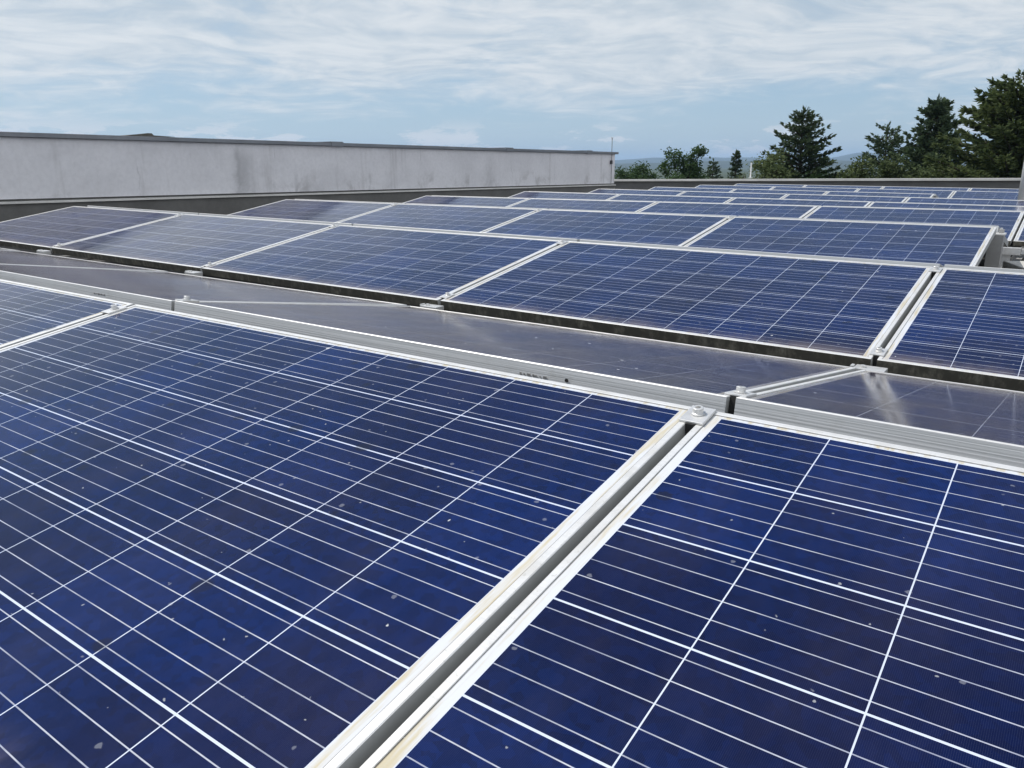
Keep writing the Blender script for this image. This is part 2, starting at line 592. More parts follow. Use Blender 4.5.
for (ya, ha), (yb, hb) in zip(prof, prof[1:]):
    q.face([(xa, ya, zz + ha), (xa, yb, zz + hb), (xb, yb, zz + hb * .8), (xb, ya, zz + ha * .8)])
    q.face([(xa, ya, zz - .002), (xa, yb, zz - .002), (xa, yb, zz + hb), (xa, ya, zz + ha)])
    q.face([(xb, yb, zz - .002), (xb, ya, zz - .002), (xb, ya, zz + ha * .8), (xb, yb, zz + hb * .8)])
o = q.build('lifted_flap', M_RUST, coping)
for yj in (0.4, 6.05, 9.8, 12.4):
    q = MB()
    zj = wz(yj, 0.650, 0.602)
    q.box((WX - 0.315, yj - 0.10, zj + 0.0505), (WX + 0.030, yj + 0.10, zj + 0.056))
    q.box((WX + 0.0355, yj - 0.10, zj - 0.003), (WX + 0.040, yj + 0.10, zj + 0.050))
    q.build('joint_cover', M_ZINC, coping)

# far parapet
par = tag(empty('parapet', (-3, 21.9, -0.5)), 'low dark roof parapet with a pale coping running along the far roof edge', 'parapet')


def ppart(name, y0, y1, zt0, zt1, h, mt, x0=-14.0, x1=6.0, bevel=0.0):
    qq = MB()
    pts = []
    for xx in (x0, x1):
        zt = zt0 + (zt1 - zt0) * (xx + 12.1) / 10.8
        pts.append([(xx, y0, zt - h), (xx, y1, zt - h), (xx, y1, zt), (xx, y0, zt)])
    A, B = pts
    for i in range(4):
        j = (i + 1) % 4
        qq.face([A[j], A[i], B[i], B[j]])
    qq.face(A)
    qq.face(B[::-1])
    oo = qq.build(name, mt, par, bevel)
    oo.matrix_parent_inverse = Matrix.Translation(-par.location)
    return oo


ppart('coping', 21.72, 22.12, -0.045, 0.045, 0.055, M_PALE, bevel=0.006)
ppart('upstand', 21.80, 22.05, -0.103, -0.013, 0.6, M_UPSTAND)

# white post standing on the parapet
t = tag(empty('white_post', (-7.72, 21.9, 0.02)), 'thin white post standing on the far parapet left of the tall spruce', 'post')
q = MB(); q.tube([(0, 0, 0), (0, 0, 0.40)], 0.020, 10); q.build('tube', plain('white_paint', (0.75, 0.75, 0.74), 0.5), t)
q = MB(); q.tube([(0, 0, 0.40), (0, 0, 0.43)], [0.028, 0.018], 10); q.build('cap', M_STEEL, t)
q = MB(); q.box((-0.05, -0.05, 0.0), (0.05, 0.05, 0.012)); q.build('base_plate', M_STEEL, t)

# lightning rod on the end of the wall
t = tag(empty('lightning_rod', (WX + 0.012, 13.27, 0.04)), 'thin dark lightning rod with a forked tip fixed to the end of the white wall', 'lightning rod')
M_ROD = plain('dark_metal', (0.06, 0.06, 0.065), 0.6, 0.4)
q = MB(); q.tube([(0.02, 0, 0), (0.02, 0, 0.84)], 0.0055, 8); q.build('rod', M_ROD, t)
q = MB(); q.tube([(0.02, 0, 0.835), (0.02, 0.03, 0.885)], [0.006, 0.004], 6); q.tube([(0.02, 0, 0.835), (0.02, -0.03, 0.885)], [0.006, 0.004], 6); q.build('forked_tip', M_ROD, t)
q = MB(); q.box((-0.010, -0.018, 0.37), (0.038, 0.018, 0.44)); q.build('clamp_box', M_ROD, t, 0.004)

# mast in the gap of the seventh row
t = tag(empty('mast', (-0.395, 12.75, roof_z(12.75))), 'pale grey round mast rising between the far panel rows at the right picture edge', 'mast')
M_MAST = plain('pale_grey_paint', (0.78, 0.78, 0.76), 0.5, 0.1, 0.06, 3)
q = MB(); q.tube([(0, 0, 0.0), (0, 0, 2.6)], [0.075, 0.065], 24); q.build('tube', M_MAST, t, smooth=False)
for p in t.children[0].data.polygons:
    p.use_smooth = len(p.vertices) == 4
q = MB(); q.tube([(0, 0, 2.6), (0, 0, 2.64)], [0.085, 0.085], 20); q.build('cap', M_MAST, t)
q = MB(); q.box((-0.16, -0.16, 0.0), (0.16, 0.16, 0.014)); q.build('base_plate', M_STEEL, t)

# ------------------------------------------------------------------ solar panel prototype
def bar(mb, p_out0, p_out1, p_in0, p_in1, side_mi=1):
    """one mitred frame bar: outer edge p_out0->p_out1, inner edge p_in0->p_in1 (xy pairs)"""
    ch = 0.0012
    o0, o1, i0, i1 = [Vector((*p, 0)) for p in (p_out0, p_out1, p_in0, p_in1)]
    nrm = ((i0 + i1) / 2 - (o0 + o1) / 2).normalized()
    sec0 = [o0 + Vector((0, 0, -DEPTH)), o0 + Vector((0, 0, -ch)), o0 + nrm * ch, i0 - nrm * ch * .5, i0 + Vector((0, 0, -ch * .5)), i0 + Vector((0, 0, -0.0052))]
    sec1 = [o1 + Vector((0, 0, -DEPTH)), o1 + Vector((0, 0, -ch)), o1 + nrm * ch, i1 - nrm * ch * .5, i1 + Vector((0, 0, -ch * .5)), i1 + Vector((0, 0, -0.0052))]
    for k in range(5):
        mb.face([sec0[k], sec1[k], sec1[k + 1], sec0[k + 1]], side_mi if k == 0 else 0)
    # underside flange
    f0 = o0 + nrm * 0.028 + Vector((0, 0, -DEPTH)); f1 = o1 + nrm * 0.028 + Vector((0, 0, -DEPTH))
    mb.face([sec1[0], sec0[0], f0, f1], side_mi)
    f0b, f1b = f0 + Vector((0, 0, .0018)), f1 + Vector((0, 0, .0018))
    mb.face([f1, f0, f0b, f1b], 0)
    w0 = o0 + nrm * .0018 + Vector((0, 0, -DEPTH + .0018)); w1 = o1 + nrm * .0018 + Vector((0, 0, -DEPTH + .0018))
    mb.face([f1b, f0b, w0, w1], 0)
    v0 = o0 + nrm * .0018 + Vector((0, 0, -.0052)); v1 = o1 + nrm * .0018 + Vector((0, 0, -.0052))
    mb.face([w1, w0, v0, v1], 0)
    mb.face([v1, v0, sec0[5], sec1[5]], 0)
    # end caps of the bar
    for sgn, (s, v_, w_, f_, fb) in ((1, (sec0, v0, w0, f0, f0b)), (-1, (sec1, v1, w1, f1, f1b))):
        cap = [s[0], s[1], s[2], s[3], s[4], s[5], v_, w_, fb, f_]
        mb.face(cap if sgn > 0 else cap[::-1], side_mi)


def panel_meshes(dirty_side):
    e = 0.0003
    L, W_, l = PL, PW, LIP
    top = MB()
    bar(top, (0 + e, 0), (L - e, 0), (l + e, -l), (L - l - e, -l))
    bar(top, (L, -e), (L, -W_ + e), (L - l, -l - e), (L - l, -W_ + l + e), 2)
    bar(top, (0, -W_ + e), (0, -e), (l, -W_ + l + e), (l, -l - e), 2)
    low = MB()
    bar(low, (L - e, -W_), (e, -W_), (L - l - e, -W_ + l), (l + e, -W_ + l), 1)
    gl = MB()
    gl.box((l - .006, -W_ + l - .006, -0.0048), (L - l + .006, -l + .006, -0.0016))
    bk = MB()
    bk.box((l - .006, -W_ + l - .006, -0.0064), (L - l + .006, -l + .006, -0.0050))
    return (top.mesh('frame', [M_ALU, M_SIDE, M_SIDE_SHADED]), low.mesh('lower_rail', [M_ALU, M_ALGAE]), low.mesh('lower_rail', [M_ALU, M_SIDE]),
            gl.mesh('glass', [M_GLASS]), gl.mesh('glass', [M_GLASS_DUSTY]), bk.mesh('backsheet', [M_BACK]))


ME_FRAME, ME_LOW, ME_LOWC, ME_GLASS, ME_GLASSD, ME_BACK = panel_meshes(True)


def panel_proto(algae):
    t = empty('solar_panel')
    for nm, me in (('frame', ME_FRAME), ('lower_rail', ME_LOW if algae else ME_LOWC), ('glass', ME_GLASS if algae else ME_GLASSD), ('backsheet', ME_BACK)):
        o = bpy.data.objects.new(nm, me)
        col.objects.link(o)
        o.parent = t
    return t


ORD = ['first', 'second', 'third', 'fourth', 'fifth', 'sixth', 'seventh']
ROWN = {1: 'nearest', 2: 'second', 3: 'third', 4: 'fourth', 5: 'fifth', 6: 'sixth', 7: 'seventh', 8: 'eighth', 9: 'farthest'}
COLS = {1: range(-4, 2), 2: range(-4, 2), 3: range(-4, 0), 4: range(-4, 2), 5: range(-4, 2), 6: range(-4, 2), 7: range(-4, -1),
        8: range(-4, 2), 9: range(-4, 2)}
SPECIAL = {
    (1, -1): 'blue solar panel filling the lower left foreground, left of the open joint',
    (1, 0): 'dark blue solar panel in the lower right foreground, right of the open joint',
    (1, -2): 'pale blue solar panel cut by the left picture edge, next to the big foreground panel',
    (2, 0): 'blue panel cut by the right picture edge in the second row, beyond its joint',
    (3, -1): 'blue panel ending the third row at its right, beside the bare grey support plate',
    (4, 0): 'sliver of blue panel at the right picture edge beyond the support plate',
}
BSPECIAL = {
    (1, 0): 'dim panel sloping away behind the nearest ridge, right of the dark slot',
    (1, -1): 'long dim panel sloping away behind the big foreground panel, left of the dark slot',
    (1, -2): 'dim dusty panel behind the nearest ridge at far left, beside a pale frame line',
    (1, -3): 'dim brownish panel in the valley below the second row, at the left picture edge',
}
protoF = protoB = None
used = set()
for row in range(1, 10):
    cols = list(COLS[row])
    for i, j in enumerate(cols):
        for back in (False, True):
            if not back:
                x = j * PITCH_X + 0.008
            else:
                x = (j + 1) * PITCH_X - 0.008
            if back:
                if protoB is None:
                    t = protoB = panel_proto(False)
                else:
                    t = copy_tree(protoB)
            else:
                if protoF is None:
                    t = protoF = panel_proto(True)
                else:
                    t = copy_tree(protoF)
            t.matrix_world = slope_matrix(row, x, back)
            if not back:
                lab = SPECIAL.get((row, j)) or f'blue framed solar panel, {ROWN[row]} row from the camera, {ORD[i]} from its left end'
                grp = 'solar panels facing the camera'
            else:
                lab = BSPECIAL.get((row, j)) or f'solar panel sloping away behind the {ROWN[row]} ridge, {ORD[i]} from its left end'
                grp = 'solar panels sloping away from the camera'
            tag(t, lab, 'solar panel', grp)
            used.add(lab)

# ------------------------------------------------------------------ clamps over the joints
def clamp_proto():
    t = empty('panel_clamp')
    q = MB()
    q.box((-0.0195, -0.027, 0.0006), (0.0195, 0.027, 0.0042))
    q.build('plate', M_STEEL, t, 0.0008)
    wq = MB()
    wq.tube([(0, 0.002, 0.0047), (0, 0.002, 0.0062)], 0.0115, 20)
    q = MB()
    q.tube([(0, 0.002, 0.0063), (0, 0.002, 0.0072)], [0.0095, 0.0080], 20)
    k = 20
    # socket-head bolt with an open hexagon
    rings = [(0.0082, 0.0072), (0.0082, 0.0145), (0.0074, 0.0152), (0.0045, 0.0152), (0.0045, 0.0095)]
    base = len(q.v)
    for r_, z_ in rings:
        for s in range(k):
            a = 2 * math.pi * s / k
            q.v.append((r_ * math.cos(a), 0.002 + r_ * math.sin(a), z_))
    for ri in range(len(rings) - 1):
        for s in range(k):
            q.f.append((base + ri * k + s, base + ri * k + (s + 1) % k, base + (ri + 1) * k + (s + 1) % k, base + (ri + 1) * k + s))
            q.mi.append(0)
    q.f.append(tuple(base + 4 * k + s for s in range(k))); q.mi.append(0)
    bo = q.build('bolt', M_STEEL, t)
    wq.build('washer', M_STEEL, bo)
    q = MB()
    q.box((-0.007, -0.030, -0.034), (0.007, 0.030, 0.0004))
    q.build('stem', M_DARK, t)
    return t


CW = {0: 'rightmost', -1: 'second from right', -2: 'third from right', -3: 'fourth from right'}
protoC = None
for row in (1, 2, 3):
    for j in (-3, -2, -1, 0):
        for place in ('top', 'bottom', 'back'):
            if row == 3 and (j == 0 or place != 'top'):
                continue
            if row == 1 and place == 'bottom':
                continue
            if row == 2 and place == 'back':
                continue
            if protoC is None:
                t = protoC = clamp_proto()
            else:
                t = copy_tree(protoC)
            back = place == 'back'
            sd_ = {'top': 0.029 if row == 1 else 0.045, 'bottom': PW - 0.055, 'back': 0.045}[place]
            if row == 1 and place == 'top' and j < 0:
                sd_ = 0.06
            mm = slope_matrix(row, j * PITCH_X, back) @ Matrix.Translation((0, -sd_, 0.0))
            t.matrix_world = mm
            if row == 1 and place == 'top' and j == 0:
                lab = 'bolted steel clamp plate at the upper end of the wide foreground joint'
            elif row == 1 and place == 'top':
                lab = f'small bolted clamp at the upper end of a nearest row joint, {CW[j]}'
            elif back:
                lab = f'small clamp on the dim panels behind the nearest ridge, {CW[j]}'
            elif place == 'top':
                lab = f'small clamp at the upper end of a {ROWN[row]} row joint, {CW[j]}'
            else:
                lab = f'small clamp at the lower end of a {ROWN[row]} row joint, {CW[j]}'
            tag(t, lab, 'clamp', 'bolted clamps over the panel joints')

# brackets in the valley under the second row
protoV = None
for j in (-3, -2, -1, 0):
    if protoV is None:
        t = protoV = empty('valley_bracket')
        q = MB()
        q.box((-0.042, -0.022, -0.012), (0.042, 0.03, 0.014))
        q.build('channel', M_STEEL, t, 0.0012)
        q = MB()
        q.box((-0.052, -0.012, -0.004), (-0.043, 0.012, 0.018)); q.build('end_clip', M_STEEL, t, 0.001)
        q = MB()
        q.tube([(-0.02, 0.0, 0.0142), (-0.02, 0.0, 0.020)], 0.008, 8); q.build('bolt', M_STEEL, t)
        q = MB()
        q.box((-0.02, -0.012, -0.20), (0.02, 0.012, -0.013)); q.build('leg', M_STEEL, t)
    else:
        t = copy_tree(protoV)
    X = j * PITCH_X
    t.location = (X, ROWP - PW * math.cos(TILT) - 0.05, zoff(2, X) - PW * math.sin(TILT) - 0.030)
    tag(t, f'pale aluminium bracket in the valley under a second row joint, {CW[j]}', 'bracket', 'brackets in the valley below the second row')

# printed marks on the frame side behind the nearest ridge
def ink(cx, zc_, parent_lab, seed, wid):
    rnd = random.Random(seed)
    q = MB()
    x = cx
    while x < cx + wid:
        wv = rnd.choice((0.002, 0.003, 0.004, 0.007))
        hv = rnd.choice((0.002, 0.003, 0.005))
        yf = RIDGE - abs(zc_) * 0.178
        q.box((x, yf - 0.0016, zc_ - hv / 2), (x + wv, yf + 0.0002, zc_ + hv / 2))
        x += wv + rnd.choice((0.0015, 0.003, 0.006))
    return q


for t in [o for o in col.objects if o.name.startswith('solar_panel') and o.get('label') == BSPECIAL[(1, -1)]]:
    bpy.context.view_layer.update()
    q = ink(-0.435, -0.026, '', 3, 0.06)
    o = q.build('printed_mark', M_INK, t)
    o.matrix_parent_inverse = t.matrix_world.inverted()
    q = MB(); q.tube([(-0.325, RIDGE - .0062, -0.024), (-0.325, RIDGE - .0040, -0.024)], 0.0035, 14)
    o = q.build('drain_hole', M_DARK, t)
    o.matrix_parent_inverse = t.matrix_world.inverted()
for t in [o for o in col.objects if o.name.startswith('solar_panel') and o.get('label') == BSPECIAL[(1, -2)]]:
    q = ink(-2.12, -0.014, '', 9, 0.07)
    o = q.build('printed_mark', M_INK, t)
    o.matrix_parent_inverse = t.matrix_world.inverted()

# ------------------------------------------------------------------ open end of the third row
yr = 2 * ROWP
t = tag(empty('support_plate', (0.0, yr + 0.062, roof_z(yr))), 'bare grey sheet metal ridge support at the open right end of the third row', 'support')
zt = zoff(3, 0) - roof_z(yr) - 0.052
M_SHEET = plain('galvanised_sheet', (0.33, 0.33, 0.325), 0.5, 0.35, 0.12, 6)
q = MB()
q.box((0.030, -0.050, 0.03), (0.033, 0.050, zt)); q.box((-0.045, 0.047, 0.03), (0.0298, 0.050, zt)); q.box((-0.045, -0.050, 0.03), (0.0298, -0.047, zt))
q.build('bent_sheet', M_SHEET, t, 0.001)
q = MB(); q.box((-0.047, -0.054, zt + .001), (0.040, 0.054, zt + 0.012)); q.build('top_cap', M_ALU, t, 0.002)
q = MB(); q.box((0.002, -0.016, zt + .013), (0.030, 0.016, zt + 0.034)); q.build('end_clamp', M_SHEET, t, 0.002)
q = MB(); q.tube([(0.014, 0.0, zt + .035), (0.014, 0.0, zt + 0.044)], 0.007, 10); q.build('bolt', M_STEEL, t)
q = MB(); q.box((-0.07, -0.08, 0.0), (0.06, 0.08, 0.029)); q.build('foot', M_DARK, t)

M_CONC = plain('concrete', (0.42, 0.41, 0.38), 0.85, 0, 0.2, 14, 0.3)
t = tag(empty('concrete_slab', (0.24, yr + 0.12, roof_z(yr)), (0, 0, R(-70))), 'pale concrete ballast slab lying beside the grey support plate in the open bay', 'concrete slab')
q = MB(); q.box((-0.45, -0.075, 0.06), (0.50, 0.075, 0.165)); q.build('slab', M_CONC, t, 0.006)
q = MB(); q.box((-0.42, -0.07, 0.0), (-0.28, 0.07, 0.059)); q.box((0.35, -0.07, 0.0), (0.49, 0.07, 0.059)); q.build('rubber_pad', M_DARK, t)

yl = 3 * ROWP - PW * math.cos(TILT)
zl = zoff(4, 0) - PW * math.sin(TILT)
t = tag(empty('end_bracket', (-0.02, yl - 0.06, zl - 0.075)), 'short pale aluminium bracket under the low corner of the panel at right edge', 'bracket')
q = MB(); q.box((-0.09, -0.03, -0.02), (0.09, 0.035, 0.032)); q.build('channel', M_STEEL, t, 0.002)
q = MB(); q.box((0.092, -0.022, -0.012), (0.118, 0.022, 0.026)); q.build('end_plate', M_ALU, t, 0.001)
q = MB(); q.box((-0.03, -0.015, -0.19), (0.03, 0.015, -0.021)); q.build('leg', M_STEEL, t)

# gravel around the open bay
rnd = random.Random(11)
q = MB()
for k in range(2600):
    gx, gy = rnd.uniform(-0.05, 1.75), rnd.uniform(3.7, 5.95)
    s = rnd.uniform(0.008, 0.022)
    gz = roof_z(gy) + s * 0.45 + (rnd.random() ** 3) * 0.02
    pts = []
    for dx_, dy_, dz_ in ((1, 0, 0), (0, 1, 0), (-1, 0, 0), (0, -1, 0), (0, 0, .7), (0, 0, -.7)):
        pts.append((gx + s * dx_ * rnd.uniform(.7, 1.2), gy + s * dy_ * rnd.uniform(.7, 1.2), gz + s * dz_ * rnd.uniform(.7, 1.1)))
    k0 = len(q.v)
    q.v += pts
    for a, b_, c_ in ((0, 1, 4), (1, 2, 4), (2, 3, 4), (3, 0, 4), (1, 0, 5), (2, 1, 5), (3, 2, 5), (0, 3, 5)):
        q.f.append((k0 + a, k0 + b_, k0 + c_)); q.mi.append(0)
M_GRAVEL, n, b = material('gravel')
ri = n.n('ShaderNodeNewGeometry').outputs['Random Per Island']
n.put(b.inputs['Base Color'], n.mix(ri, (0.20, 0.19, 0.17), (0.52, 0.50, 0.46)))
b.inputs['Roughness'].default_value = 0.9
tag(q.build('gravel', M_GRAVEL), 'pale gravel scattered over the bare roof in the open bay', 'gravel', kind='stuff')

# base rails that carry the array, one under every joint line
protoR = None
for j in range(-4, 2):
    if protoR is None:
        t = protoR = empty('base_rail')
        q = MB()
        for a, c_ in ((-1.3, 3.0), (3.0, 19.6)):
            za, zb = roof_z(a) + 0.012, roof_z(c_) + 0.012
            for (xa, xb, lo, hi) in ((-0.045, 0.045, 0.0, 0.004), (-0.045, -0.041, 0.004, 0.035), (0.041, 0.045, 0.004, 0.035)):
                pts = [[(xa, yy, z_ + lo), (xb, yy, z_ + lo), (xb, yy, z_ + hi), (xa, yy, z_ + hi)] for yy, z_ in ((a, za), (c_, zb))]
                A, B = pts
                for i in range(4):
                    jj = (i + 1) % 4
                    q.face([A[i], A[jj], B[jj], B[i]])
                q.face(A[::-1]); q.face(B)
        q.build('channel', M_STEEL, t)
    else:
        t = copy_tree(protoR)
    t.location = (j * PITCH_X, 0, 0)
    tag(t, f'long aluminium rail on the roof under a panel joint line, {ORD[j + 4]} from the left wall', 'rail', 'rails carrying the panels')

# ------------------------------------------------------------------ land beyond the roof
GZ = -8.0
M_GROUND, n, b = material('meadow')
ob = n.n('ShaderNodeTexCoord').outputs['Object']
f1 = n.noise(ob, 0.006, 5, 0.6)
f2 = n.noise(ob, 0.05, 4, 0.6)
c = n.mix(n.ramp(f1, 0.4, 0.6), (0.03, 0.05, 0.02), (0.016, 0.03, 0.014))
c = n.mix(n.ramp(f2, 0.4, 0.7, 0, 0.4), c, (0.09, 0.10, 0.04))
n.put(b.inputs['Base Color'], c)
b.inputs['Roughness'].default_value = 0.95
q = MB()
G = 9000
q.face([(-G, -G, GZ), (G, -G, GZ), (G, G, GZ), (-G, G, GZ)])
tag(q.build('ground', M_GROUND), kind='structure')

M_HILL, n, b = material('wooded_hill')
ob = n.n('ShaderNodeTexCoord').outputs['Object']
f1 = n.noise(ob, 0.012, 5, 0.6)
c = n.mix(n.ramp(f1, 0.42, 0.6), (0.016, 0.028, 0.016), (0.032, 0.045, 0.022))
n.put(b.inputs['Base Color'], c)
b.inputs['Roughness'].default_value = 0.95


def hills(name, dist, az0, az1, hfun, depth, label=None):
    q = MB()
    nn = 160
    prof = [(-0.5, 0.0), (-0.3, 0.35), (-0.12, 0.8), (0.0, 1.0), (0.2, 0.7), (0.5, 0.0)]
    grid = []
    for i in range(nn + 1):
        a = R(az0 + (az1 - az0) * i / nn)
        h = hfun(math.degrees(a))
        rowp = []
        for pd, ph in prof:
            dd = dist + pd * depth
            rowp.append((CAM.x + dd * math.sin(a), CAM.y + dd * math.cos(a), GZ - 2 + (h + 10) * ph))
        grid.append(rowp)
    k0 = len(q.v)
    npf = len(prof)
    for r_ in grid:
        q.v += r_
    for i in range(nn):
        for j in range(npf - 1):
            q.f.append((k0 + i * npf + j, k0 + (i + 1) * npf + j, k0 + (i + 1) * npf + j + 1, k0 + i * npf + j + 1))
            q.mi.append(0)
    return tag(q.build(name, M_HILL, smooth=True), kind='structure')


def bumpy(a, seed):
    return sum(math.sin(a * f_ + seed * p_) * m_ for f_, p_, m_ in ((0.31, 1.0, 1.0), (0.83, 2.3, 0.5), (1.9, 3.1, 0.22), (4.3, 0.7, 0.1)))


hills('hills', 3200, -70, 25, lambda a: 15 + 4 * bumpy(a, 1.0), 1400)
hills('hills', 6000, -70, 25, lambda a: 40 + 8 * bumpy(a, 2.2) + 44 * math.exp(-((a + 12.6) / 2.0) ** 2) + 12 * math.exp(-((a + 24) / 4.0) ** 2), 2000)

# haze
q = MB()
q.box((-11500, -11500, GZ - 3.0), (11500, 11500, 150.0))
M_HAZE = bpy.data.materials.new('haze_air')
M_HAZE.use_nodes = True
nh = NT(M_HAZE.node_tree)
pv = nh.n('ShaderNodeVolumePrincipled')
pv.inputs['Color'].default_value = (0.50, 0.72, 1.0, 1)
pv.inputs['Density'].default_value = 0.00016
pv.inputs['Anisotropy'].default_value = 0.2
on = nh.n('ShaderNodeOutputMaterial')
nh.t.links.new(pv.outputs[0], on.inputs['Volume'])
tag(q.build('haze', M_HAZE), kind='stuff')

# ------------------------------------------------------------------ trees
M_BARK = plain('bark', (0.045, 0.036, 0.028), 0.95, 0, 0.3, 6, 0.4)


def leaf_mat(name, dark, light, rough=0.75):
    mt, n, b = material(name)
    ri = n.n('ShaderNodeNewGeometry').outputs['Random Per Island']
    ob = n.n('ShaderNodeTexCoord').outputs['Object']
    f = n.noise(ob, 0.9, 3, 0.5)
    k = n.m('ADD', n.m('MULTIPLY', ri, 0.5), n.m('MULTIPLY', n.ramp(f, 0.35, 0.65), 0.5))
    n.put(b.inputs['Base Color'], n.mix(k, dark, light))
    b.inputs['Roughness'].default_value = rough
    b.inputs['Specular IOR Level'].default_value = 0.25
    tr = n.n('ShaderNodeBsdfTranslucent')
    n.put(tr.inputs['Color'], n.mix(k, tuple(x * 1.3 for x in dark), tuple(x * 1.3 for x in light)))
    mx = n.n('ShaderNodeMixShader')
    mx.inputs[0].default_value = 0.25
    out = [q_ for q_ in mt.node_tree.nodes if q_.type == 'OUTPUT_MATERIAL'][0]
    mt.node_tree.links.new(b.outputs[0], mx.inputs[1])
    mt.node_tree.links.new(tr.outputs[0], mx.inputs[2])
    mt.node_tree.links.new(mx.outputs[0], out.inputs[0])
    return mt


LM_SPRUCE = leaf_mat('spruce_needles', (0.024, 0.042, 0.021), (0.068, 0.099, 0.042))
LM_PINE = leaf_mat('pine_needles', (0.030, 0.052, 0.028), (0.095, 0.135, 0.066))
LM_OLIVE = leaf_mat('olive_needles', (0.036, 0.056, 0.020), (0.108, 0.138, 0.050))
LM_BROAD = leaf_mat('dark_leaves', (0.023, 0.049, 0.016), (0.065, 0.114, 0.036))
LM_PALE = leaf_mat('pale_leaves', (0.055, 0.082, 0.028), (0.13, 0.16, 0.065))


def spray(q, rnd, p, dr, ln, wd):
    """a flat needle or leaf spray: a thin folded diamond from p along dr"""
    dr = dr.normalized()
    s = dr.cross(Vector((rnd.uniform(-1, 1), rnd.uniform(-1, 1), rnd.uniform(-1, 1))))
    if s.length < 1e-3:
        return
    s.normalize()
    e = p + dr * ln
    mid = p + dr * ln * 0.45
    up = dr.cross(s) * wd * 0.25
    k = len(q.v)
    q.v += [tuple(p), tuple(mid + s * wd / 2 - up), tuple(e), tuple(mid - s * wd / 2 - up)]
    q.f += [(k, k + 1, k + 2), (k, k + 2, k + 3)]
    q.mi += [0, 0]


def trunk_mb(rnd, H, r0, lean=0.0):
    q = MB()
    pts, rad = [], []
    for i in range(9):
        t_ = i / 8
        pts.append((lean * t_ * t_ + rnd.uniform(-.04, .04) * H * .05, rnd.uniform(-.04, .04) * H * .05, H * t_))
        rad.append(r0 * (1 - t_) ** 0.8 + 0.012)
    q.tube(pts, rad, 9)
    return q, pts


def conifer(name, loc, H, Rad, mat, label, cat, seed, whorl=0.42, droop=0.18, up=0.1, start=0.12, power=0.85, dense=1.0, gapp=0.0, spl=0.42, lean=0.0, topbare=0.0):
    rnd = random.Random(seed)
    t = tag(empty(name, (loc[0], loc[1], GZ)), label, cat, 'trees beyond the roof')
    tq, tp = trunk_mb(rnd, H, 0.018 * H, lean)
    cq = MB()
    z_ = start * H
    while z_ < H * 0.985:
        f_ = (z_ - start * H) / (H * (1 - start))
        nb = max(4, int(rnd.uniform(4.5, 7.2)))
        a0 = rnd.uniform(0, 6.28)
        for k in range(nb):
            if rnd.random() < gapp:
                continue
            az_ = a0 + 6.28 * k / nb + rnd.uniform(-.3, .3)
            L = Rad * (1 - f_) ** power * rnd.uniform(0.62, 1.12) + 0.16
            ti = z_ / H
            st = Vector((lean * ti * ti, 0, z_ + rnd.uniform(-.18, .18)))
            dirv = Vector((math.cos(az_), math.sin(az_), up + f_ * 0.5 - droop * (1 - f_)))
            dirv.normalize()
            pts = [st]
            ns = max(3, int(L / 0.22))
            for s in range(1, ns + 1):
                q_ = s / ns
                p = st + dirv * L * q_ + Vector((0, 0, -droop * L * q_ * q_ * 0.5 + 0.22 * droop * L * q_ ** 4))
                pts.append(p)
            tq.tube([tuple(p) for p in pts[:max(2, len(pts) - 1)]], [0.02 + 0.010 * L * (1 - i / len(pts)) for i in range(len(pts[:max(2, len(pts) - 1)]))], 4, False)
            for s in range(1, ns + 1):
                p = pts[s]
                q_ = s / ns
                if q_ < 0.10 and L > 1:
                    continue
                cnt = int(dense * rnd.uniform(4, 8))
                for c_ in range(cnt):
                    side = Vector((-math.sin(az_), math.cos(az_), 0)) * rnd.choice((-1, 1))
                    dd = dirv * rnd.uniform(.3, 1.0) + side * rnd.uniform(.0, 1.1) + Vector((0, 0, rnd.uniform(-.45, .35)))
                    ln = spl * rnd.uniform(.6, 1.25) * (0.55 + 0.45 * min(1, L / 1.5))
                    spray(cq, rnd, p + side * rnd.uniform(0, .06 + .26 * L * (1 - q_)) + Vector((0, 0, rnd.uniform(-.05, .05))), dd, ln, ln * rnd.uniform(.28, .45))
        z_ += whorl * rnd.uniform(.75, 1.25) * (1 - 0.45 * f_)
    for k in range(14):
        spray(cq, rnd, Vector((lean, 0, H - rnd.uniform(0, .5))), Vector((rnd.uniform(-.4, .4), rnd.uniform(-.4, .4), 1)), 0.35, 0.1)
    tq.build('trunk', M_BARK, t)
    cq.build('crown', mat, t)
    return t


